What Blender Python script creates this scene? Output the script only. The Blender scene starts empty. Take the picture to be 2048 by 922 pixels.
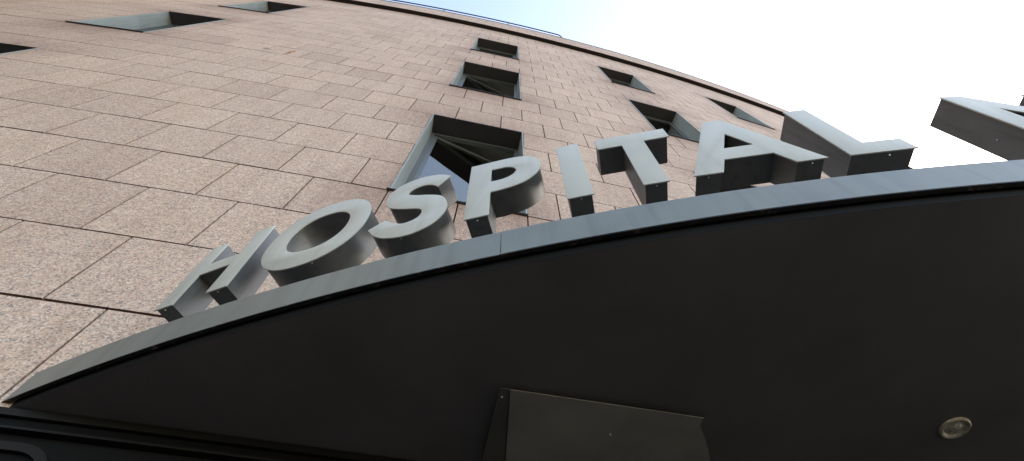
import bpy, bmesh, math, random
from mathutils import Matrix, Vector
random.seed(7)
scene = bpy.context.scene
col = scene.collection
PI = math.pi
S = 4.0/3.0            # survey unit -> metres
EYE = 1.6              # camera height above the pavement
def W(x, y, z): return Vector((x*S, y*S, z*S+EYE))

# ------------------------------------------------------------------ helpers
def link(o, parent=None):
    col.objects.link(o)
    if parent is not None: o.parent = parent
    return o
def empty(name, loc=(0,0,0), rz=0.0):
    o = bpy.data.objects.new(name, None); o.location = loc; o.rotation_euler = (0,0,rz)
    o.empty_display_size = 0.2
    return link(o)
def tag(o, label=None, cat=None, group=None, kind=None):
    if label: o['label'] = label
    if cat: o['category'] = cat
    if group: o['group'] = group
    if kind: o['kind'] = kind
    return o
class MB:
    """collects faces; build() links ONE mesh object"""
    def __init__(s): s.v=[]; s.f=[]; s.uv=[]; s.att=[]; s.mi=[]
    def face(s, pts, uv=None, att=None, mi=0):
        n=len(s.v); s.v += [tuple(p) for p in pts]; s.f.append(tuple(range(n, n+len(pts))))
        s.uv.append(uv); s.att.append(att); s.mi.append(mi)
    def hexa(s, a, b, uv=None, att=None):
        """a,b: matching 4-rings (front ring a, back ring b)"""
        s.face(a); s.face(b[::-1])
        for i in range(4):
            j=(i+1)%4; s.face([a[j],a[i],b[i],b[j]])
    def box(s, p0, p1, M=None):
        x0,y0,z0=p0; x1,y1,z1=p1
        q=[Vector(t) for t in ((x0,y0,z0),(x1,y0,z0),(x1,y0,z1),(x0,y0,z1),(x0,y1,z0),(x1,y1,z0),(x1,y1,z1),(x0,y1,z1))]
        if M: q=[M@t for t in q]
        s.hexa(q[:4], q[4:])
    def tube(s, pts, r, n=10):
        pts=[Vector(p) for p in pts]; rings=[]
        for i,p in enumerate(pts):
            d=(pts[min(i+1,len(pts)-1)]-pts[max(i-1,0)]).normalized()
            a=d.cross(Vector((0,0,1)))
            if a.length<.05: a=d.cross(Vector((1,0,0)))
            a.normalize(); b=d.cross(a)
            rings.append([p+(a*math.cos(2*PI*k/n)+b*math.sin(2*PI*k/n))*r for k in range(n)])
        for i in range(len(rings)-1):
            for k in range(n):
                s.face([rings[i][k],rings[i][(k+1)%n],rings[i+1][(k+1)%n],rings[i+1][k]])
        s.face(rings[0][::-1]); s.face(rings[-1])
    def build(s, name, mats, parent=None, smooth=False, weld=True, bevel=0.0):
        me=bpy.data.meshes.new(name); me.from_pydata(s.v,[],s.f)
        if not isinstance(mats,(list,tuple)): mats=[mats]
        for m in mats: me.materials.append(m)
        me.color_attributes.new('block','FLOAT_COLOR','CORNER'); me.uv_layers.new(name='UVMap')
        cu_,cc_=[],[]
        for p,uv,at,mi in zip(me.polygons,s.uv,s.att,s.mi):
            p.material_index=mi
            for k in range(len(p.vertices)):
                cu_+=list(uv[k]) if uv else [0,0]
                cc_+=list(at[k]) if at else [.5,0,.5,1]
        me.uv_layers['UVMap'].data.foreach_set('uv',cu_)
        me.color_attributes['block'].data.foreach_set('color',cc_)
        if weld:
            bm=bmesh.new(); bm.from_mesh(me); bmesh.ops.remove_doubles(bm,verts=bm.verts,dist=1e-5)
            bmesh.ops.recalc_face_normals(bm,faces=bm.faces); bm.to_mesh(me); bm.free()
        o=bpy.data.objects.new(name,me); link(o,parent)
        if bevel>0:
            md=o.modifiers.new('b','BEVEL'); md.width=bevel; md.segments=2; md.limit_method='ANGLE'
        if smooth:
            for p in me.polygons: p.use_smooth=True
            try: me.set_sharp_from_angle(angle=math.radians(35))
            except Exception: pass
        return o

# ------------------------------------------------------------------ materials
def mat(name):
    m=bpy.data.materials.new(name); m.use_nodes=True; nt=m.node_tree
    b=nt.nodes['Principled BSDF']; return m,nt,b
def N(nt,t,**kw):
    n=nt.nodes.new(t)
    for k,v in kw.items():
        if hasattr(n,k): setattr(n,k,v)
        else: n.inputs[k].default_value=v
    return n
def lk(nt,a,b): nt.links.new(a,b)
def mixc(nt,f,a,b,mode='MIX'):
    n=nt.nodes.new('ShaderNodeMix'); n.data_type='RGBA'; n.blend_type=mode
    for i,v in ((0,f),(6,a),(7,b)):
        if hasattr(v,'links') or hasattr(v,'is_linked'): lk(nt,v,n.inputs[i])
        else: n.inputs[i].default_value = v if i==0 else (tuple(v)+(1,) if len(v)==3 else v)
    return n.outputs[2]
def math_(nt,op,a,b=None,c=None,clamp=False):
    n=nt.nodes.new('ShaderNodeMath'); n.operation=op; n.use_clamp=clamp
    for i,v in enumerate((a,b,c)):
        if v is None: continue
        if hasattr(v,'is_linked'): lk(nt,v,n.inputs[i])
        else: n.inputs[i].default_value=v
    return n.outputs[0]
def ramp(nt,x,stops):
    n=nt.nodes.new('ShaderNodeValToRGB'); cr=n.color_ramp
    while len(cr.elements)<len(stops): cr.elements.new(.5)
    for e,(p,c) in zip(cr.elements,stops): e.position=p; e.color=tuple(c)+(1,) if len(c)==3 else c
    lk(nt,x,n.inputs[0]); return n.outputs[0]

def granite():
    m,nt,b=mat('pink_granite')
    uv=N(nt,'ShaderNodeUVMap',uv_map='UVMap').outputs[0]
    at=N(nt,'ShaderNodeAttribute',attribute_name='block')
    sep=N(nt,'ShaderNodeSeparateColor'); lk(nt,at.outputs['Color'],sep.inputs[0])
    tint,dirt_shade,rnd=sep.outputs[0],sep.outputs[1],sep.outputs[2]
    # shift the grain per block so that no two slabs match
    off=nt.nodes.new('ShaderNodeCombineXYZ'); lk(nt,math_(nt,'MULTIPLY',rnd,37.0),off.inputs[2])
    vec=nt.nodes.new('ShaderNodeVectorMath'); vec.operation='ADD'; lk(nt,uv,vec.inputs[0]); lk(nt,off.outputs[0],vec.inputs[1])
    v=vec.outputs[0]
    def vor(scale,feat='F1'):
        n=N(nt,'ShaderNodeTexVoronoi',voronoi_dimensions='3D',feature=feat); n.inputs['Scale'].default_value=scale; lk(nt,v,n.inputs['Vector']); return n
    def noi(scale,det=3,rough=.6,vec=None,dim='3D'):
        n=N(nt,'ShaderNodeTexNoise',noise_dimensions=dim); n.inputs['Scale'].default_value=scale; n.inputs['Detail'].default_value=det; n.inputs['Roughness'].default_value=rough
        lk(nt,vec or v,n.inputs['Vector']); return n
    g1=vor(135.0); sc=N(nt,'ShaderNodeSeparateColor'); lk(nt,g1.outputs['Color'],sc.inputs[0])
    grain=ramp(nt,sc.outputs[0],[(0,(.30,.25,.235)),(.10,(.41,.33,.295)),(.20,(.61,.415,.325)),(.45,(.665,.46,.362)),(.66,(.71,.50,.395)),(.80,(.74,.56,.45)),(.93,(.80,.66,.55))])
    grain.node.color_ramp.interpolation='LINEAR'
    n2=noi(210,2,.6); dk=ramp(nt,n2.outputs[0],[(.30,(.50,.49,.53)),(.43,(1,1,1))])
    c=mixc(nt,.75,grain,dk,'MULTIPLY')
    n3=noi(28,4,.6); cl=ramp(nt,n3.outputs[0],[(.36,(.86,.84,.84)),(.62,(1.06,1.03,1.0))])
    c=mixc(nt,.9,c,cl,'MULTIPLY')
    # slab to slab tone
    tv=ramp(nt,tint,[(0,(.86,.84,.83)),(.5,(1,1,1)),(1,(1.06,1.05,1.03))])
    c=mixc(nt,1.0,c,tv,'MULTIPLY')
    # large weather clouds and rain streaks
    n4=noi(.55,4,.6,uv); wc=ramp(nt,n4.outputs[0],[(.25,(.90,.88,.87)),(.7,(1.05,1.05,1.04))])
    c=mixc(nt,.8,c,wc,'MULTIPLY')
    mp=nt.nodes.new('ShaderNodeMapping'); mp.inputs['Scale'].default_value=(7,.55,1); lk(nt,uv,mp.inputs[0])
    n5=noi(1.0,4,.65,mp.outputs[0]); ws=ramp(nt,n5.outputs[0],[(.35,(.86,.83,.80)),(.55,(1,1,1))])
    c=mixc(nt,.55,c,ws,'MULTIPLY')
    n6=noi(9,4,.7,uv)
    dd=math_(nt,'MULTIPLY',dirt_shade,math_(nt,'ADD',math_(nt,'MULTIPLY',n6.outputs[0],1.3),.3),clamp=True)
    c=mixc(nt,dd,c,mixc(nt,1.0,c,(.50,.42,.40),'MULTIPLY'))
    # grey bands: soot below some joints
    # rust run below a lost fixing, on the joint left of the middle windows
    su=nt.nodes.new('ShaderNodeSeparateXYZ'); lk(nt,uv,su.inputs[0])
    wob=math_(nt,'MULTIPLY',math_(nt,'SUBTRACT',n6.outputs[0],.5),.10)
    def blob(cu,cv,ru,rv):
        a=math_(nt,'DIVIDE',math_(nt,'SUBTRACT',math_(nt,'ADD',su.outputs[0],wob),cu),ru)
        d=math_(nt,'DIVIDE',math_(nt,'SUBTRACT',su.outputs[1],cv),rv)
        r=math_(nt,'ADD',math_(nt,'MULTIPLY',a,a),math_(nt,'MULTIPLY',d,d))
        return math_(nt,'SUBTRACT',1.0,r,clamp=True)
    z0=1.34928
    rust=blob(-2.455*S,(z0+10.40*.45)*S,.045,.30)
    c=mixc(nt,math_(nt,'MULTIPLY',rust,1.0,clamp=True),c,(.40,.15,.06))
    dot=blob(-2.72*S,(z0+10.40*.45)*S,.09,.07)
    c=mixc(nt,math_(nt,'MULTIPLY',dot,.8,clamp=True),c,(.16,.13,.12))
    lk(nt,c,b.inputs['Base Color'])
    b.inputs['Roughness'].default_value=.78
    b.inputs['Specular IOR Level'].default_value=.35
    bp=nt.nodes.new('ShaderNodeBump'); bp.inputs['Strength'].default_value=.35; bp.inputs['Distance'].default_value=.002
    lk(nt,n2.outputs[0],bp.inputs['Height']); lk(nt,bp.outputs[0],b.inputs['Normal'])
    bp.inputs['Strength'].default_value=.2
    return m

def painted(name,colr,rough=.42,metal=0.0,mott=.12,streak=0.0,spec=.5,scale=1.0,dark=(.35,.33,.32)):
    m,nt,b=mat(name)
    tc=nt.nodes.new('ShaderNodeTexCoord').outputs['Object']
    n=N(nt,'ShaderNodeTexNoise'); n.inputs['Scale'].default_value=5*scale; n.inputs['Detail'].default_value=5; n.inputs['Roughness'].default_value=.6; lk(nt,tc,n.inputs['Vector'])
    lo=1-mott; hi=1+mott*.6
    t=ramp(nt,n.outputs[0],[(.32,(lo,lo,lo)),(.66,(hi,hi,hi))])
    c=mixc(nt,1.0,colr,t,'MULTIPLY')
    if streak>0:
        mp=nt.nodes.new('ShaderNodeMapping'); mp.inputs['Scale'].default_value=(22*scale,22*scale,1.6*scale); lk(nt,tc,mp.inputs[0])
        s=N(nt,'ShaderNodeTexNoise'); s.inputs['Scale'].default_value=1.0; s.inputs['Detail'].default_value=5; lk(nt,mp.outputs[0],s.inputs['Vector'])
        f=ramp(nt,s.outputs[0],[(.50,(0,0,0)),(.72,(1,1,1))])
        c=mixc(nt,math_(nt,'MULTIPLY',f,streak),c,mixc(nt,1.0,c,dark,'MULTIPLY'))
    lk(nt,c,b.inputs['Base Color'])
    r=math_(nt,'ADD',math_(nt,'MULTIPLY',math_(nt,'SUBTRACT',n.outputs[0],.5),.25),rough,clamp=True)
    lk(nt,r,b.inputs['Roughness']); b.inputs['Metallic'].default_value=metal; b.inputs['Specular IOR Level'].default_value=spec
    n2=N(nt,'ShaderNodeTexNoise'); n2.inputs['Scale'].default_value=2.2*scale; n2.inputs['Detail'].default_value=2; lk(nt,tc,n2.inputs['Vector'])
    bp=nt.nodes.new('ShaderNodeBump'); bp.inputs['Strength'].default_value=.18; bp.inputs['Distance'].default_value=.02
    lk(nt,n2.outputs[0],bp.inputs['Height']); lk(nt,bp.outputs[0],b.inputs['Normal'])
    return m

def speckled_edge():
    m,nt,b=mat('weathered_drip_metal')
    tc=nt.nodes.new('ShaderNodeTexCoord').outputs['Object']
    n=N(nt,'ShaderNodeTexNoise'); n.inputs['Scale'].default_value=26; n.inputs['Detail'].default_value=5; lk(nt,tc,n.inputs['Vector'])
    c=ramp(nt,n.outputs[0],[(.40,(.010,.010,.010)),(.60,(.022,.018,.015)),(.68,(.10,.085,.07)),(.76,(.22,.19,.16))])
    lk(nt,c,b.inputs['Base Color']); b.inputs['Roughness'].default_value=.75
    return m

def glass():
    m,nt,b=mat('window_glass')
    out=[n for n in nt.nodes if n.type=='OUTPUT_MATERIAL'][0]
    gl=nt.nodes.new('ShaderNodeBsdfGlossy'); gl.inputs['Roughness'].default_value=.015; gl.inputs['Color'].default_value=(1,1,.94,1)
    tr=nt.nodes.new('ShaderNodeBsdfTransparent'); tr.inputs['Color'].default_value=(.62,.70,.70,1)
    fr=nt.nodes.new('ShaderNodeFresnel'); fr.inputs['IOR'].default_value=2.9
    mx=nt.nodes.new('ShaderNodeMixShader'); lk(nt,fr.outputs[0],mx.inputs[0]); lk(nt,tr.outputs[0],mx.inputs[1]); lk(nt,gl.outputs[0],mx.inputs[2])
    tc=nt.nodes.new('ShaderNodeTexCoord').outputs['Object']
    n=N(nt,'ShaderNodeTexNoise'); n.inputs['Scale'].default_value=1.3; lk(nt,tc,n.inputs['Vector'])
    bp=nt.nodes.new('ShaderNodeBump'); bp.inputs['Strength'].default_value=.05; bp.inputs['Distance'].default_value=.02; lk(nt,n.outputs[0],bp.inputs['Height']); lk(nt,bp.outputs[0],gl.inputs['Normal'])
    lk(nt,mx.outputs[0],out.inputs[0]); return m

M_stone=granite()
M_joint=painted('dark_joint',(.035,.03,.032),.9,0,.2)
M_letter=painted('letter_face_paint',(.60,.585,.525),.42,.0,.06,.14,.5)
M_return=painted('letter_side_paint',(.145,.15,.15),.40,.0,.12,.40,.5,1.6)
M_fascia=painted('fascia_paint',(.205,.218,.199),.36,.0,.12,.30,.5)
M_drip=speckled_edge()
M_soffit=painted('soffit_metal',(.185,.17,.163),.38,0,.14,0,.4,.5)
M_black=painted('black_gap',(.006,.006,.006),.8,0,.1,0,.2)
M_trim=painted('trim_metal',(.005,.005,.0055),.7,0,.1,0,.12)
M_trim2=painted('trim_lip',(.012,.010,.009),.6,0,.1,0,.2)
M_box=painted('cover_metal',(.38,.36,.30),.5,0,.16,0,.4,.8)
M_flange=painted('cover_flange_metal',(.15,.145,.125),.5,0,.12,0,.4,.8)
M_reveal=painted('reveal_metal',(.36,.385,.365),.42,.15,.08,.25,.5)
M_head=painted('reveal_metal_shaded',(.05,.042,.04),.6,0,.2)  # same metal as the reveals, with the underside's shade in its colour
M_sill=painted('sill_metal',(.07,.06,.065),.45,.2,.15)
M_frame=painted('frame_metal',(.13,.14,.137),.4,.05,.08)
M_glass=glass()
M_room=painted('room_paint',(.36,.32,.28),.8,0,.08)
M_ceil=painted('ceiling_paint',(.62,.55,.48),.8,0,.05)
M_cap=painted('parapet_cap',(.20,.18,.14),.7,0,.2)
M_under=painted('cornice_underside',(.014,.011,.011),.85,0,.25)  # near-black base carries the shadow under the projecting parapet
M_rail=painted('rail_steel',(.02,.024,.03),.8,.0,.1,0,.15)
M_screw=painted('screw_steel',(.75,.75,.74),.25,.6,.02)
M_roof=painted('roof_membrane',(.05,.05,.05),.9,0,.2)
M_lamp=painted('downlight_rim',(.90,.78,.58),.35,.4,.35,0,.5,14)
M_lens=painted('downlight_lens',(.85,.78,.58),.25,.2,.55,0,.6,16)

# ------------------------------------------------------------------ world + sun
SUN_AZ=math.radians(58); SUN_EL=math.radians(38)      # azimuth from +Y towards +X
w=bpy.data.worlds.new('World'); scene.world=w; w.use_nodes=True
nt=w.node_tree; bg=nt.nodes['Background']
sky=nt.nodes.new('ShaderNodeTexSky'); sky.sky_type='NISHITA'; sky.sun_disc=False
sky.sun_elevation=SUN_EL; sky.sun_rotation=SUN_AZ
sky.air_density=1.0; sky.dust_density=1.6; sky.ozone_density=1.0; sky.altitude=600
lk(nt,sky.outputs[0],bg.inputs[0]); bg.inputs[1].default_value=.12
sd=bpy.data.lights.new('sun','SUN'); sd.energy=3.2; sd.angle=math.radians(.5); sd.color=(1,.95,.88)
so=bpy.data.objects.new('sun',sd); link(so)
d=Vector((math.sin(SUN_AZ)*math.cos(SUN_EL),math.cos(SUN_AZ)*math.cos(SUN_EL),math.sin(SUN_EL)))
so.rotation_euler=d.to_track_quat('Z','Y').to_euler(); so.location=d*60

# ------------------------------------------------------------------ camera
f,pitch,roll=958.98575,1.08203930,.00911460
cd=bpy.data.cameras.new('camera'); cam=bpy.data.objects.new('camera',cd); link(cam)
cd.sensor_fit='HORIZONTAL'; cd.sensor_width=36; cd.lens=36*f/2048; cd.clip_start=.02; cd.clip_end=2000
R3=Matrix.Rotation(PI/2+pitch,3,'X')@Matrix.Rotation(roll,3,'Z')
cam.matrix_world=Matrix.Translation((0,0,EYE))@R3.to_4x4(); scene.camera=cam

# ------------------------------------------------------------------ wall geometry (arc)
D,PHI,KAP=1.28633388,-.19714809,.01668659
Z0,H,BW=1.34928023,.45,.4388959
def Z(k): return Z0+k*H
nx,ny=math.sin(PHI),math.cos(PHI); tx,ty=math.cos(PHI),-math.sin(PHI)
def wp(s,z,d=0.0):
    """point on the facade: s along the arc, z height, d depth into the building (survey units)"""
    th=s*KAP; a=math.sin(th)/KAP; b=(1-math.cos(th))/KAP
    mx=nx*math.cos(th)-tx*math.sin(th); my=ny*math.cos(th)-ty*math.sin(th)
    return W(nx*D+tx*a+nx*b+mx*d, ny*D+ty*a+ny*b+my*d, z)
WIN=[  # s0,s1,k0(sill),column,row
 (-4.84,-4.01,3,'A',0),(-4.84,-4.01,10,'A',1),(-4.84,-4.01,17,'A',2),
 (-.512,.355,3,'B',0),(-.512,.355,10,'B',1),(-.512,.355,17,'B',2),
 (2.10,2.935,3,'C',0),(2.10,2.935,10,'C',1),(2.10,2.935,17,'C',2),
 (4.615,5.405,3,'D',0),(4.615,5.405,10,'D',1),(4.615,5.405,17,'D',2),
 (-9.3,-8.46,3,'Z',0),(-9.3,-8.46,10,'Z',1),(-9.3,-8.46,17,'Z',2)]
building=empty('hospital_building',wp(0,-EYE/S,2.0))
tag(building,'curved hospital facade clad in pink granite slabs, with deep square windows','building')
bpy.context.view_layer.update()
def P(o):   # keep world placement although the parent sits elsewhere
    o.matrix_parent_inverse=o.parent.matrix_world.inverted(); return o

KTOP=25.5; KB=-1.0; SL,SR=-15.0,22.0
KG=(-EYE/S-Z0)/H
CAN_L,CAN_R=-1.172,9.2
def dirt_shade(s,k):
    """soot and run-off marks round the window corners and under sills; painted shadow at the wall top"""
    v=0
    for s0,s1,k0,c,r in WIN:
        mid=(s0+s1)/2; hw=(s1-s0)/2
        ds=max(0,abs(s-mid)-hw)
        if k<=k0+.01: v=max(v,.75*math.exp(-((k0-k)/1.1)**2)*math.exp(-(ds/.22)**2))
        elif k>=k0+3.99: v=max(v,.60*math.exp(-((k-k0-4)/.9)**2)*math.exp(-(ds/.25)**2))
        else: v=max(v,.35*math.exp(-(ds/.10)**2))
    v=max(v,.55*math.exp(-((KTOP-k)/1.0)**2))  # shadow below the parapet, put into the stone colour
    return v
def gap(k): return .012 if k in (0,3,10) else .009
mb=MB()
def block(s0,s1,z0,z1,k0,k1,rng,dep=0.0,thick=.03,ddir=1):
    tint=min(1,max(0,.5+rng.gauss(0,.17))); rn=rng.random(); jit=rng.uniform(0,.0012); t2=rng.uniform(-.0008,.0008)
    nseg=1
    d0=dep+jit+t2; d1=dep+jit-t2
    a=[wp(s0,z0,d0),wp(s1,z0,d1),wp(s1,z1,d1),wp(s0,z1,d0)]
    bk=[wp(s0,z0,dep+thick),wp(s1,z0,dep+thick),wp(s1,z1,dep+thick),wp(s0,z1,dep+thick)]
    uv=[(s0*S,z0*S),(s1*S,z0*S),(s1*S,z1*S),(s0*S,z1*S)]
    at=[(tint,dirt_shade(s0,k0),rn,1),(tint,dirt_shade(s1,k0),rn,1),(tint,dirt_shade(s1,k1),rn,1),(tint,dirt_shade(s0,k1),rn,1)]
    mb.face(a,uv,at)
    for i in range(4):
        j=(i+1)%4
        e=.02
        mb.face([a[j],a[i],bk[i],bk[j]],[uv[j],uv[i],(uv[i][0]+e,uv[i][1]+e),(uv[j][0]+e,uv[j][1]+e)],[(tint*.3,1.0,rn,1)]*4 if i!=1 else [at[j],at[i],at[i],at[j]])  # grime and painted shade on all edges except the lit right-facing one
rng=random.Random(11)
def course(k,klo,khi,sl,sr,dep=0.0,bot=None,top=None):
    z0=Z(klo)+(gap(k)/2 if bot is None else bot); z1=Z(khi)-(gap(k+1)/2 if top is None else top)
    ph=0.0 if k%2==0 else .5
    n=math.floor((sl-.355)/BW-ph); s=.355+(n+ph)*BW; g=.0046
    def snap(v):
        if dep==0:
            for w0,w1,kk,c_,r_ in WIN:
                if klo>=kk-1.01 and khi<=kk+5.01:
                    if abs(v-w0)<.035: return w0-.0015
                    if abs(v-w1)<.035: return w1+.0015
        return v
    while s<sr:
        a,b=max(snap(s),sl),min(snap(s+BW),sr); s+=BW
        if b-a<.03: continue
        segs=[(a+g,b-g)]
        if dep==0:
            for w0,w1,kk,c_,r_ in WIN:
                if klo>=kk-.01 and khi<=kk+4.01:
                    ns=[]
                    for (x0,x1) in segs:
                        if x1<=w0 or x0>=w1: ns.append((x0,x1)); continue
                        if x0<w0-.02: ns.append((x0,w0-.002))
                        if x1>w1+.02: ns.append((w1+.002,x1))
                    segs=ns
        for x0,x1 in segs: block(x0,x1,z0,z1,klo,khi,rng,dep)
for k in range(-1,26):
    khi=min(k+1,KTOP)
    course(k,k,khi,SL,SR,top=(.001 if khi==KTOP else None))
for k in range(-6,-1):         # the stone continues to the ground left of the canopy
    klo=max(k,KG); course(k,klo,k+1,SL,CAN_L-.03)
    course(k,klo,k+1,CAN_R,SR)
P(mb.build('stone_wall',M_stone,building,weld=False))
# parapet: projecting stone band
POUT=-.094; ZP0=Z(KTOP); ZP1=ZP0+1.25
mb=MB()
for j in range(3):
    z0=ZP0+j*1.25/3+.003; z1=ZP0+(j+1)*1.25/3-.003; s=SL-(.22 if j%2 else 0)
    while s<SR:
        a,b=max(s,SL),min(s+BW,SR); s+=BW
        if b-a>.03:
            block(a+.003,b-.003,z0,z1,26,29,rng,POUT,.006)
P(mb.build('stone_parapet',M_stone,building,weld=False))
mb=MB(); n=80
for i in range(n):
    a=SL+(SR-SL)*i/n; b=SL+(SR-SL)*(i+1)/n
    # parapet core, cap and underside
    for (z0,z1,d0,d1,mi) in ((ZP0+.003,ZP1-.01,POUT+.006,.10,0),):
        mb.face([wp(a,z0,d0),wp(b,z0,d0),wp(b,z1,d0),wp(a,z1,d0)],mi=0)
        mb.face([wp(a,z0,d1),wp(b,z0,d1),wp(b,z1,d1),wp(a,z1,d1)],mi=0)
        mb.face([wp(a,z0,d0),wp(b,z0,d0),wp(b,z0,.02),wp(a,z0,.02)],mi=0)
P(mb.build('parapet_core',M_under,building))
mb=MB()
for i in range(n):
    a=SL+(SR-SL)*i/n; b=SL+(SR-SL)*(i+1)/n
    ring=lambda s:[wp(s,ZP1,POUT-.012),wp(s,ZP1,.12),wp(s,ZP1+.03,.12),wp(s,ZP1+.03,POUT-.012)]
    r0,r1=ring(a),ring(b)
    for q in range(4): mb.face([r0[q],r1[q],r1[(q+1)%4],r0[(q+1)%4]])
P(mb.build('parapet_cap',M_cap,building))
# shell behind the slabs (with the window openings), roof and rear walls
mb=MB()
cuts=sorted(set([SL,SR]+[v for w_ in WIN for v in (w_[0],w_[1])]+[SL+i*1.0 for i in range(1,37)]))
zc=[Z(k) for k in (-1.0,3,7,10,14,17,21,KTOP)]
zc=[-EYE/S]+zc
for i in range(len(cuts)-1):
    a,b=cuts[i],cuts[i+1]; m_=(a+b)/2
    for j in range(len(zc)-1):
        zm=(zc[j]+zc[j+1])/2
        if any(w_[0]<m_<w_[1] and Z(w_[2])<zm<Z(w_[2]+4) for w_ in WIN): continue
        if j==0 and CAN_L<m_<CAN_R: continue
        mb.face([wp(a,zc[j],.028),wp(b,zc[j],.028),wp(b,zc[j+1],.028),wp(a,zc[j+1],.028)])
P(mb.build('joint_backing',M_joint,building))
mb=MB(); n=24; DB=9.0
for i in range(n):
    a=SL+(SR-SL)*i/n; b=SL+(SR-SL)*(i+1)/n
    mb.face([wp(a,ZP0+.3,.10),wp(b,ZP0+.3,.10),wp(b,ZP0+.3,DB),wp(a,ZP0+.3,DB)])
P(mb.build('roof',M_roof,building))
mb=MB()
for i in range(n):
    a=SL+(SR-SL)*i/n; b=SL+(SR-SL)*(i+1)/n
    mb.face([wp(a,-EYE/S,DB),wp(b,-EYE/S,DB),wp(b,ZP1,DB),wp(a,ZP1,DB)])
for s_ in (SL,SR): mb.face([wp(s_,-EYE/S,.028),wp(s_,-EYE/S,DB),wp(s_,ZP1,DB),wp(s_,ZP1,.028)])
P(mb.build('rear_wall',M_room,building))

# ------------------------------------------------------------------ windows
def window(s0,s1,k0,cc,row):
    z0,z1=Z(k0),Z(k0+4); t=.010; dep=.168; out=-.006
    e=.0015
    # reveal lining: two jambs (the part itself), head and sill are sub-parts
    mb=MB()
    for a,b in ((s0+e,s0+e+t),(s1-e-t,s1-e)):
        mb.hexa([wp(a,z0,out),wp(b,z0,out),wp(b,z1,out),wp(a,z1,out)],[wp(a,z0,dep+.05),wp(b,z0,dep+.05),wp(b,z1,dep+.05),wp(a,z1,dep+.05)])
    win=P(mb.build('window',M_reveal,building,bevel=.001))
    a,b=s0+e+t,s1-e-t
    def sub(mb_,name,m,**k):
        o=mb_.build(name,m,win,**k); o.matrix_parent_inverse=(win.matrix_world).inverted(); return o
    mb=MB(); mb.hexa([wp(a,z1-.014,out-.002),wp(b,z1-.014,out-.002),wp(b,z1-e,out-.002),wp(a,z1-e,out-.002)],[wp(a,z1-.014,dep+.05),wp(b,z1-.014,dep+.05),wp(b,z1-e,dep+.05),wp(a,z1-e,dep+.05)])
    sub(mb,'lintel',M_head)
    mb=MB()
    sa,sb=s0-.012,s1+.002
    mb.hexa([wp(sa,z0-.009,-.018),wp(sb,z0-.009,-.018),wp(sb,z0-.002,-.018),wp(sa,z0-.002,-.018)],[wp(sa,z0-.009,-.001),wp(sb,z0-.009,-.001),wp(sb,z0+.002,-.001),wp(sa,z0+.002,-.001)])
    mb.hexa([wp(a,z0,-.001),wp(b,z0,-.001),wp(b,z0+.003,-.001),wp(a,z0+.003,-.001)],[wp(a,z0,dep),wp(b,z0,dep),wp(b,z0+.012,dep),wp(a,z0+.012,dep)])
    sub(mb,'sill',M_sill)
    # outer frame
    def ring(mb,fa,fb,fz0,fz1,wd,d0,d1,fn):
        for (x0,x1,y0,y1) in ((fa,fa+wd,fz0,fz1),(fb-wd,fb,fz0,fz1),(fa+wd,fb-wd,fz1-wd,fz1),(fa+wd,fb-wd,fz0,fz0+wd)):
            mb.hexa([fn(x0,y0,d0),fn(x1,y0,d0),fn(x1,y1,d0),fn(x0,y1,d0)],[fn(x0,y0,d1),fn(x1,y0,d1),fn(x1,y1,d1),fn(x0,y1,d1)])
    mb=MB(); ring(mb,a+.0005,b-.0005,z0+.013,z1-.016,.034,dep,dep+.04,wp)
    sub(mb,'frame',M_frame,bevel=.002)
    # sash, opened inwards on its left hinge in the middle column
    th=math.radians(14) if (cc=='B' and row<2) else 0
    ha=a+.030; L=b-a-.060; hz0,hz1=z0+.042,z1-.046
    h0=Vector(wp(ha,0,dep+.006)); tt=(Vector(wp(ha+.01,0,dep+.006))-h0).normalized(); nn=Vector(wp(ha,0,dep+.1))-h0; nn.normalize()
    def fn(x,z,d):
        u=tt*math.cos(th)+nn*math.sin(th); v=nn*math.cos(th)-tt*math.sin(th)
        p=h0+u*(x*S)+v*(d*S); return Vector((p.x,p.y,z*S+EYE))
    mb=MB(); ring(mb,0,L,hz0,hz1,.040,.006,.040,fn)
    sub(mb,'sash',M_frame,bevel=.002)
    mb=MB(); x0,x1=.036,L-.036
    mb.hexa([fn(x0,hz0+.036,.016),fn(x1,hz0+.036,.016),fn(x1,hz1-.036,.016),fn(x0,hz1-.036,.016)],[fn(x0,hz0+.036,.022),fn(x1,hz0+.036,.022),fn(x1,hz1-.036,.022),fn(x0,hz1-.036,.022)])
    sub(mb,'pane',M_glass)
    # the room behind
    mb=MB(); q0,q1=s0-.25,s1+.25; d0,d1=dep+.045,2.6; y0,y1=z0-.5,z1+.10
    mb.face([wp(q0,y0,d1),wp(q1,y0,d1),wp(q1,y1,d1),wp(q0,y1,d1)]); mb.face([wp(q0,y0,d0),wp(q0,y0,d1),wp(q0,y1,d1),wp(q0,y1,d0)])
    mb.face([wp(q1,y0,d0),wp(q1,y0,d1),wp(q1,y1,d1),wp(q1,y1,d0)]); mb.face([wp(q0,y0,d0),wp(q1,y0,d0),wp(q1,y0,d1),wp(q0,y0,d1)])
    mb.face([wp(q0,y1,d0),wp(q1,y1,d0),wp(q1,y1,d1),wp(q0,y1,d1)],mi=1)
    for (r0,r1,u0,u1) in ((q0,s0,y0,y1),(s1,q1,y0,y1),(s0,s1,y0,z0),(s0,s1,z1,y1)):
        mb.face([wp(r0,u0,d0),wp(r1,u0,d0),wp(r1,u1,d0),wp(r0,u1,d0)])
    sub(mb,'room',[M_room,M_ceil],weld=False)
    return win
for w_ in WIN: window(*w_)

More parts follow.
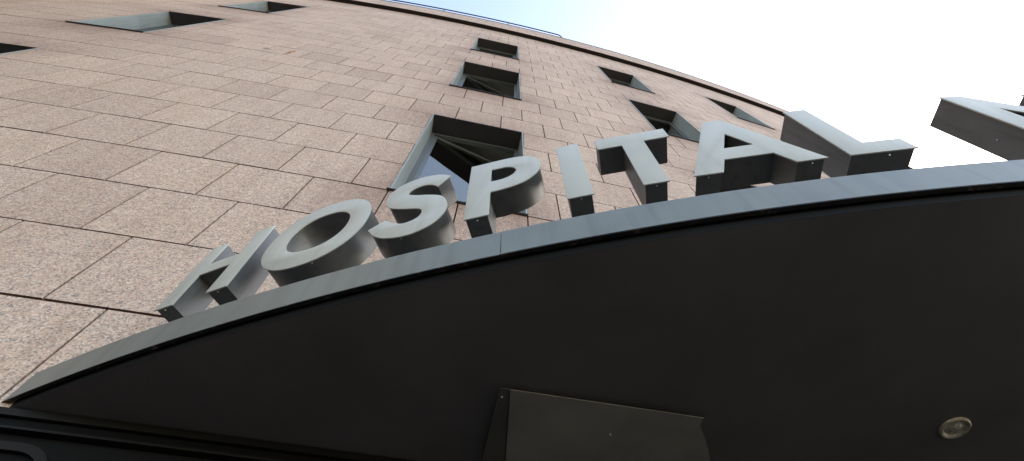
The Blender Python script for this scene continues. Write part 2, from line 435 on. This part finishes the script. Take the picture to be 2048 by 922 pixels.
# ------------------------------------------------------------------ roof railing (part of the building)
mb=MB(); ZR=14.85
pts=[wp(-9+i*(9+1.50)/40,ZR,POUT+.005) for i in range(41)]
pts+=[wp(1.555,ZR-.05,POUT+.005),wp(1.59,ZR-.18,POUT+.005),wp(1.60,ZP1+.03,POUT+.005)]
mb.tube(pts,.021,8)
rail=P(mb.build('roof_railing',M_rail,building,smooth=True))
for s_ in (-9,-7.25,-5.4,-3.6,-1.75,.08):
    mb=MB(); mb.tube([wp(s_,ZP1+.028,POUT+.03),wp(s_,ZR-.12,POUT+.03),wp(s_,ZR,POUT+.005)],.016,8)
    o=mb.build('railing_post',M_rail,rail,smooth=True); o.matrix_parent_inverse=rail.matrix_world.inverted()

# ------------------------------------------------------------------ canopy
CX,CY,CR=1.81712445,7.94070002,7.608813
def cp(a,e,z):
    """point of the canopy arc: a angle, e outward offset, z height"""
    return W(CX+(CR+e)*math.sin(a),CY-(CR+e)*math.cos(a),z)
cwx,cwy=nx*(D+1/KAP),ny*(D+1/KAP)
def outside(a,e=0): return math.hypot(CX+(CR+e)*math.sin(a)-cwx,CY-(CR+e)*math.cos(a)-cwy)-1/KAP
AL=-.437
a=-.6
while outside(a)<0: a+=.0005
AL=a
a=1.2
while outside(a)<0: a-=.0005
AR=a
def s_of(a):
    x=CX+CR*math.sin(a)-cwx; y=CY-CR*math.cos(a)-cwy
    u=x*tx+y*ty; v=-(x*nx+y*ny); return math.atan2(u,v)/KAP
SCL,SCR=s_of(AL),s_of(AR)
ZT,ZB,ZS=1.044,.9365,.905
canopy=empty('entrance_canopy',cp(0,-.4,0))
tag(canopy,'dark curved entrance canopy with a grey metal edge below the big letters','canopy')
bpy.context.view_layer.update()
def sweep(mb,prof,a0,a1,n,ends=True,mi=0):
    rings=[[cp(a0+(a1-a0)*i/n,e,z) for e,z in prof] for i in range(n+1)]; m=len(prof)
    for i in range(n):
        for j in range(m):
            k=(j+1)%m; mb.face([rings[i][j],rings[i+1][j],rings[i+1][k],rings[i][k]],mi=mi)
    if ends: mb.face(rings[0]); mb.face(rings[-1][::-1])
seams=[AL,-.24473]
while seams[-1]+.22<AR-.05: seams.append(seams[-1]+.22)
seams.append(AR)
for i in range(len(seams)-1):
    a0=seams[i]+(.00012 if i else 0); a1=seams[i+1]-(.00012 if i<len(seams)-2 else 0)
    n=max(6,int((a1-a0)/.006)); mb=MB()
    j=(i%3-1)*.0006
    sweep(mb,[(0+j,ZB),(0+j,ZT),(-.035,ZT+.004),(-.035,ZT),(-.004+j,ZT-.004),(-.004+j,ZB)],a0,a1,n)
    P(mb.build('fascia_panel',M_fascia,canopy,smooth=True))
mb=MB(); sweep(mb,[(-.0005,ZB-.0035),(-.0005,ZB-.0008),(-.012,ZB-.0008),(-.012,ZB-.0035)],AL,AR,220)
P(mb.build('drip_edge',M_drip,canopy))
mb=MB(); sweep(mb,[(-.0045,ZB+.0),(-.0045,.985),(-.018,.985),(-.018,.980),(-.006,.980),(-.006,ZB+.0)],AL,AR,200)
P(mb.build('shadow_groove',M_black,canopy))
# soffit sheet with an upturned edge, and the roof sheet
def lens(mb,eo,z,up=0,n=160,inner=0.0):
    for i in range(n):
        f0,f1=i/n,(i+1)/n
        o0=cp(AL+(AR-AL)*f0,eo,z); o1=cp(AL+(AR-AL)*f1,eo,z)
        i0=wp(SCL+(SCR-SCL)*f0,z,inner); i1=wp(SCL+(SCR-SCL)*f1,z,inner)
        mb.face([o0,o1,i1,i0])
        if up:
            u0=o0+Vector((0,0,up*S)); u1=o1+Vector((0,0,up*S)); mb.face([o0,o1,u1,u0])
mb=MB(); lens(mb,-.018,ZS,0)
P(mb.build('soffit',M_soffit,canopy,weld=True))
mb=MB(); sweep(mb,[(-.0182,ZS+.0012),(-.0182,.983),(-.0202,.983),(-.0202,ZS+.0012)],AL,AR,200)
P(mb.build('soffit_edge',M_black,canopy))  # black instead of soffit metal: groove shade put into the colour
mb=MB(); lens(mb,-.03,ZT-.006)
P(mb.build('canopy_roof',M_roof,canopy))
# stepped trim where the soffit meets the wall
def strip(mb,s0,s1,z0,z1,d0,n=60):
    for i in range(n):
        a=s0+(s1-s0)*i/n; b=s0+(s1-s0)*(i+1)/n
        ra=[wp(a,z0,d0),wp(a,z1,d0),wp(a,z1,.01),wp(a,z0,.01)]; rb=[wp(b,z0,d0),wp(b,z1,d0),wp(b,z1,.01),wp(b,z0,.01)]
        for j in range(4): mb.face([ra[j],rb[j],rb[(j+1)%4],ra[(j+1)%4]])
        if i==0: mb.face(ra)
        if i==n-1: mb.face(rb[::-1])
for z0,z1,d0,m_ in ((.8785,.8995,-.030,M_trim2),(.8545,.8765,-.018,M_trim),(.846,.8525,-.024,M_trim2)):
    mb=MB(); strip(mb,SCL+.03,SCR-.03,z0,z1,d0); P(mb.build('wall_trim',m_,canopy))
# dark entrance wall under the canopy
mb=MB(); s=CAN_L-.02
while s<CAN_R:
    b=min(s+.9,CAN_R)
    mb.hexa([wp(s+.003,-EYE/S,.0),wp(b-.003,-EYE/S,.0),wp(b-.003,.845,.0),wp(s+.003,.845,.0)],[wp(s+.003,-EYE/S,.03),wp(b-.003,-EYE/S,.03),wp(b-.003,.845,.03),wp(s+.003,.845,.03)]); s=b
P(mb.build('entrance_cladding',M_black,building))
mb=MB()
for i in range(40):
    a=CAN_L+(CAN_R-CAN_L)*i/40; b=CAN_L+(CAN_R-CAN_L)*(i+1)/40
    mb.face([wp(a,-EYE/S,.032),wp(b,-EYE/S,.032),wp(b,Z(-1),.032),wp(a,Z(-1),.032)])
P(mb.build('entrance_backing',M_joint,building))

# rounded grey panel frame low on the dark wall
fr=empty('wall_frame',wp(-1.2,.5,-.01)); bpy.context.view_layer.update()
tag(fr,'grey metal frame with a rounded corner on the dark wall under the left canopy end','frame')
def rrect(s0,s1,z0,z1,r,n=8):
    pts=[]
    for cx_,cz_,a0 in ((s1-r,z1-r,0),(s0+r,z1-r,90),(s0+r,z0+r,180),(s1-r,z0+r,270)):
        for i in range(n+1):
            t_=math.radians(a0+90*i/n); pts.append((cx_+r*math.cos(t_),cz_+r*math.sin(t_)))
    return pts
o_=rrect(-1.9,-.885,-.2,.812,.11); i_=rrect(-1.88,-.905,-.18,.790,.09); m_=len(o_)
mb=MB()
for j in range(m_):
    k=(j+1)%m_
    A=[wp(*o_[j],-.022),wp(*o_[k],-.022),wp(*i_[k],-.022),wp(*i_[j],-.022)]; B_=[wp(*o_[j],0),wp(*o_[k],0),wp(*i_[k],0),wp(*i_[j],0)]
    mb.face(A); mb.face([A[0],A[1],B_[1],B_[0]]); mb.face([A[3],A[2],B_[2],B_[3]])
P(mb.build('frame_rim',M_trim2,fr))
mb=MB(); mb.face([wp(*q,-.008) for q in i_]); P(mb.build('dark_infill',M_trim,fr,weld=False))

# ------------------------------------------------------------------ ceiling cover and downlight
box=empty('ceiling_cover',W(.25,1.1,.89)); bpy.context.view_layer.update()
tag(box,'flat olive grey metal cover box fixed under the dark canopy ceiling','cover')
zu=.885
poly=[(0,.929),(.509,1.025),(.505,1.054),(.520,1.085),(.534,1.119),(.548,1.155),(.562,1.196),(.570,1.245),(.566,1.30),(-.012,1.21)]
def slab(poly,z0,z1):
    mb=MB(); b=[W(x,y,z0) for x,y in poly]; t=[W(x,y,z1) for x,y in poly]; n=len(poly)
    mb.face(b); mb.face(t[::-1])
    for i in range(n): mb.face([b[i],b[(i+1)%n],t[(i+1)%n],t[i]])
    return mb
P(slab(poly,zu,zu+.0022).build('cover_body',M_box,box))
mb=slab([(.018,.950),(.500,1.040),(.545,1.19),(.010,1.19)],zu+.0026,ZS-.0006); P(mb.build('cover_neck',M_black,box))
mb=MB(); fl=[(-.027,.927,.8875),(-.002,.929,.8875),(-.0135,1.21,.8875),(-.080,1.21,.8875)]
mb=slab([(x,y) for x,y,z in fl],.8875,.8895); P(mb.build('cover_flange',M_flange,box,bevel=.0015))
def screw(loc,r,parent,axis=Vector((0,0,1)),h=.006):
    mb=MB(); n=10; axis=axis.normalized(); a=axis.orthogonal().normalized(); b=axis.cross(a)
    prof=[(r,0),(r,h*.5),(r*.6,h),(0.0001,h*1.1)]
    for i in range(len(prof)-1):
        for k in range(n):
            q=[]
            for (rr,hh),kk in ((prof[i],k),(prof[i],k+1),(prof[i+1],k+1),(prof[i+1],k)):
                t_=2*PI*kk/n; q.append(Vector(loc)+(a*math.cos(t_)+b*math.sin(t_))*rr-axis*hh)
            mb.face(q)
    o=mb.build('screw',M_screw,parent,smooth=True); return o
P(screw(W(-.022,.955,.8875),.0035,box))
P(screw(W(.27,1.09,zu),.003,box))

dl=empty('ceiling_downlight',W(1.208,1.076,ZS)); bpy.context.view_layer.update()
tag(dl,'small round unlit downlight with a tarnished rim in the dark canopy ceiling','downlight')
def lathe(prof,n=36,name='ring',m=None,parent=None,c=(1.208,1.076)):
    mb=MB()
    for i in range(len(prof)-1):
        for k in range(n):
            q=[]
            for (r,z),kk in ((prof[i],k),(prof[i],k+1),(prof[i+1],k+1),(prof[i+1],k)):
                t_=2*PI*kk/n; q.append(W(c[0]+r*math.cos(t_),c[1]+r*math.sin(t_),z))
            mb.face(q)
    o=mb.build(name,m,parent,smooth=True); return P(o)
lathe([(.041,ZS-.0004),(.040,ZS-.004),(.036,ZS-.0065),(.031,ZS-.005),(.027,ZS-.001)],name='rim',m=M_lamp,parent=dl)
lathe([(.027,ZS-.0015),(.022,ZS-.0008),(.017,ZS-.0030),(.012,ZS-.006),(.0001,ZS-.0065)],name='lens',m=M_lens,parent=dl)

# ------------------------------------------------------------------ the sign letters
TAU=math.radians(3); ZL=1.13; LD=.09
def catmull(pts,corners,n=6):
    """closed smooth outline through pts; indices in corners stay sharp"""
    out=[]; m=len(pts)
    for i in range(m):
        p1,p2=pts[i],pts[(i+1)%m]
        p0=pts[i-1] if i not in corners else (2*p1[0]-p2[0],2*p1[1]-p2[1])
        p3=pts[(i+2)%m] if (i+1)%m not in corners else (2*p2[0]-p1[0],2*p2[1]-p1[1])
        if i in corners and (i+1)%m in corners: out.append(p1); continue
        for k in range(n):
            t=k/n; q=[]
            for d_ in (0,1):
                a0,a1,a2,a3=p0[d_],p1[d_],p2[d_],p3[d_]
                q.append(.5*((2*a1)+(-a0+a2)*t+(2*a0-5*a1+4*a2-a3)*t*t+(-a0+3*a1-3*a2+a3)*t**3))
            out.append(tuple(q))
    return out
def ell(cx,cy,rx,ry,n=56,sk=0,p=2.15):
    o=[]
    for i in range(n):
        t=2*PI*i/n; c_,s_=math.cos(t),math.sin(t)
        o.append((cx+rx*math.copysign(abs(c_)**(2/p),c_)+sk*s_,cy+ry*math.copysign(abs(s_)**(2/p),s_)))
    return o
hh=.354
GL={
'H':[[(-.124,0),(-.060,0),(-.060,.145),(.058,.145),(.058,0),(.130,0),(.128,.342),(.060,.342),(.060,.205),(-.062,.205),(-.058,.334),(-.122,.334)]],
'O':[ell(.002,.177,.173,.187),ell(.004,.179,.103,.108)],
'S':[catmull([(-.114,.081),(-.083,.036),(-.041,.008),(.025,-.003),(.088,.026),(.119,.083),(.118,.137),(.097,.186),(.056,.216),(.006,.240),(-.023,.262),(-.015,.289),(.018,.302),(.050,.292),(.074,.267),(.111,.325),(.071,.356),(.007,.371),(-.058,.350),(-.093,.302),(-.095,.249),(-.076,.201),(-.038,.174),(.008,.153),(.036,.137),(.045,.113),(.038,.087),(.012,.071),(-.021,.075),(-.070,.117)],{0,14,15,29})],
'P':[None,None],
'I':[[(-.034,0),(.034,0),(.034,.356),(-.034,.356)]],
'T':[[(-.032,0),(.032,0),(.034,.284),(.110,.284),(.110,.352),(-.106,.352),(-.106,.276),(-.032,.276)]],
'A':[[(-.160,0),(-.088,0),(-.060,.071),(.066,.071),(.092,.002),(.165,.002),(.032,.352),(-.022,.352)],[(-.036,.139),(.004,.241),(.044,.139)]],
'L':[[(-.071,.004),(.090,.008),(.088,.071),(-.005,.071),(-.007,.352),(-.070,.352)]],
'N':[[(-.152,0),(-.084,0),(-.075,.241),(.088,0),(.156,0),(.156,.354),(.090,.354),(.088,.116),(-.086,.360),(-.150,.360)]],
}
# P: straight stem, round bowl
bo=[(-.017,.136),(.020,.138),(.060,.146),(.096,.166),(.126,.205),(.138,.248),(.133,.292),(.115,.325),(.080,.346),(.030,.354),(-.085,.352)]
bw=catmull(bo,{0,10},5)[:-5]
GL['P'][0]=[(-.085,.003),(-.017,.003)]+[bw[i] for i in range(len(bw))]
GL['P'][0]=[(-.085,.003),(-.017,.003)]+catmull(bo,{0,10},5)[:51]
bi=[(-.017,.205),(.018,.206),(.046,.219),(.062,.246),(.055,.272),(.034,.288),(.004,.291),(-.017,.291)]
GL['P'][1]=catmull(bi,{0,7},5)
def glyph(name,outl,w0,w1,off,m,parent,bev=0.0):
    cu=bpy.data.curves.new(name,'CURVE'); cu.dimensions='2D'; cu.fill_mode='BOTH'
    for pl in outl:
        sp=cu.splines.new('POLY'); sp.points.add(len(pl)-1)
        for p_,q in zip(sp.points,pl): p_.co=(q[0]*S,q[1]*S,0,1)
        sp.use_cyclic_u=True
    cu.extrude=abs(w1-w0)*S/2-bev; cu.offset=off; cu.bevel_depth=bev; cu.bevel_resolution=1
    tmp=bpy.data.objects.new('tmp',cu); col.objects.link(tmp)
    dg=bpy.context.evaluated_depsgraph_get(); me=bpy.data.meshes.new_from_object(tmp.evaluated_get(dg))
    col.objects.unlink(tmp); bpy.data.objects.remove(tmp)
    me.name=name; mid=(w0+w1)/2*S; c_,s_=math.cos(TAU),math.sin(TAU)
    for v in me.vertices:
        u,y,w_=v.co.x,v.co.y,v.co.z+mid
        v.co=(u,-(y*s_+w_*c_),y*c_-w_*s_)
    bm=bmesh.new(); bm.from_mesh(me); bmesh.ops.remove_doubles(bm,verts=bm.verts,dist=1e-5); bmesh.ops.recalc_face_normals(bm,faces=bm.faces); bm.to_mesh(me); bm.free()
    me.materials.clear(); me.materials.append(m)
    for p_ in me.polygons: p_.use_smooth=True; p_.material_index=0
    try: me.set_sharp_from_angle(angle=math.radians(28))
    except Exception: pass
    o=bpy.data.objects.new(name,me); return link(o,parent)
LET=[('H',-.3695,'leftmost, above the thin left end of the canopy',[-.092,.094]),
 ('O',-.3228,'between the H and the S',[-.02,.045]),
 ('S',-.2818,'between the O and the P',[-.105,.0]),
 ('P',-.2470,'before the open window, between S and I',[-.05]),
 ('I',-.2171,'a single bar between the P and the T',[.0]),
 ('T',-.1917,'between the I and the A',[.0]),
 ('A',-.1584,'between the T and the L',[-.124,.128]),
 ('L',-.1200,'dark left side showing, right of the A',[.02]),
 ('N',-.0480,'cut off by the right edge of the picture',[])]
for ch,ang,where,scr in LET:
    rt=empty('sign_letter',cp(ang,.012,ZL),ang)
    tag(rt,'grey metal sign letter %s, %s'%(ch,where),'letter','grey metal letters of the sign on the canopy')
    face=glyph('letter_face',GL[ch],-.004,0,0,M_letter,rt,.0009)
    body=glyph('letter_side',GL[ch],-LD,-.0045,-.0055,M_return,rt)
    for u in scr:
        v0=.0 if ch!='S' or u>-.05 else .055
        o=screw((u*S,-(-.010*S),v0*S+.004 if not(ch=='S' and u<-.05) else .055*S),.0032,rt,h=.006)
    if ch=='N':
        screw((-.1475*S,.045*S,.13*S),.0035,rt,axis=Vector((1,0,0)),h=.004)
    # mounting posts hidden behind the canopy edge
    us=[(min(x for x,y in GL[ch][0] if y<.06)+.025),(max(x for x,y in GL[ch][0] if y<.06)-.025)]
    if ch in 'O': us=[0.0]
    if ch in 'PIT': us=[(us[0]+us[1])/2]
    for u in us:
        mb=MB(); mb.tube([(u*S,.084*S,-.082*S),(u*S,.084*S,.03)],.006,8); mb.build('mounting_post',M_return,rt,smooth=True)

# ------------------------------------------------------------------ unseen block, added only to cut light from the left
M_blocker=painted('light_blocker_render',(.16,.15,.14),.85,0,.15,.2,.3,.2)
blocker=empty('added_light_blocker',(-24,-16,0),math.radians(-22)); tag(blocker,'plain dark block added out of view to cut light from the left','building')
mb=MB(); mb.box((-10,-16,0),(10,16,21)); mb.build('wall',M_blocker,blocker)
mb=MB(); mb.box((-10.3,-16.3,21.002),(10.3,16.3,21.5)); mb.build('roof',M_roof,blocker)
nwin=None
for fl in range(6):
    for j in range(9):
        y=-14.4+j*3.4; z=1.2+fl*3.3
        if nwin is None:
            mb=MB(); mb.box((0,0,0),(.04,1.5,1.7)); nwin=mb.build('window',M_frame,blocker); mb=MB(); mb.box((.041,.08,.08),(.05,1.42,1.62)); npane=mb.build('pane',M_black,nwin); nwin.location=(10.002,y,z); continue
        o=nwin.copy(); col.objects.link(o); o.location=(10.002,y,z); o.parent=blocker
        q=npane.copy(); col.objects.link(q); q.parent=o
# ------------------------------------------------------------------ ground
m,nt,b=mat('paving'); tc=nt.nodes.new('ShaderNodeTexCoord').outputs['Object']
br=N(nt,'ShaderNodeTexBrick'); br.inputs['Scale'].default_value=2.5; br.inputs['Color1'].default_value=(.055,.052,.05,1); br.inputs['Color2'].default_value=(.045,.043,.041,1); br.inputs['Mortar'].default_value=(.03,.03,.03,1); br.inputs['Mortar Size'].default_value=.012
lk(nt,tc,br.inputs['Vector']); n=N(nt,'ShaderNodeTexNoise'); n.inputs['Scale'].default_value=.7; n.inputs['Detail'].default_value=6; lk(nt,tc,n.inputs['Vector'])
t=ramp(nt,n.outputs[0],[(.3,(.7,.7,.7)),(.7,(1.2,1.2,1.2))]); lk(nt,mixc(nt,1.0,br.outputs[0],t,'MULTIPLY'),b.inputs['Base Color']); b.inputs['Roughness'].default_value=.85
mb=MB(); G=900; mb.face([(-G,-G,0),(G,-G,0),(G,G,0),(-G,G,0)]); g=mb.build('ground',m); tag(g,kind='structure')

# ------------------------------------------------------------------ render settings
scene.render.engine='CYCLES'
scene.view_settings.view_transform='Standard'; scene.view_settings.look='None'; scene.view_settings.gamma=1
scene.view_settings.exposure=2.55
scene.view_settings.use_white_balance=True
scene.view_settings.white_balance_temperature=8300
scene.view_settings.white_balance_tint=10
scene.render.resolution_x=1024; scene.render.resolution_y=461
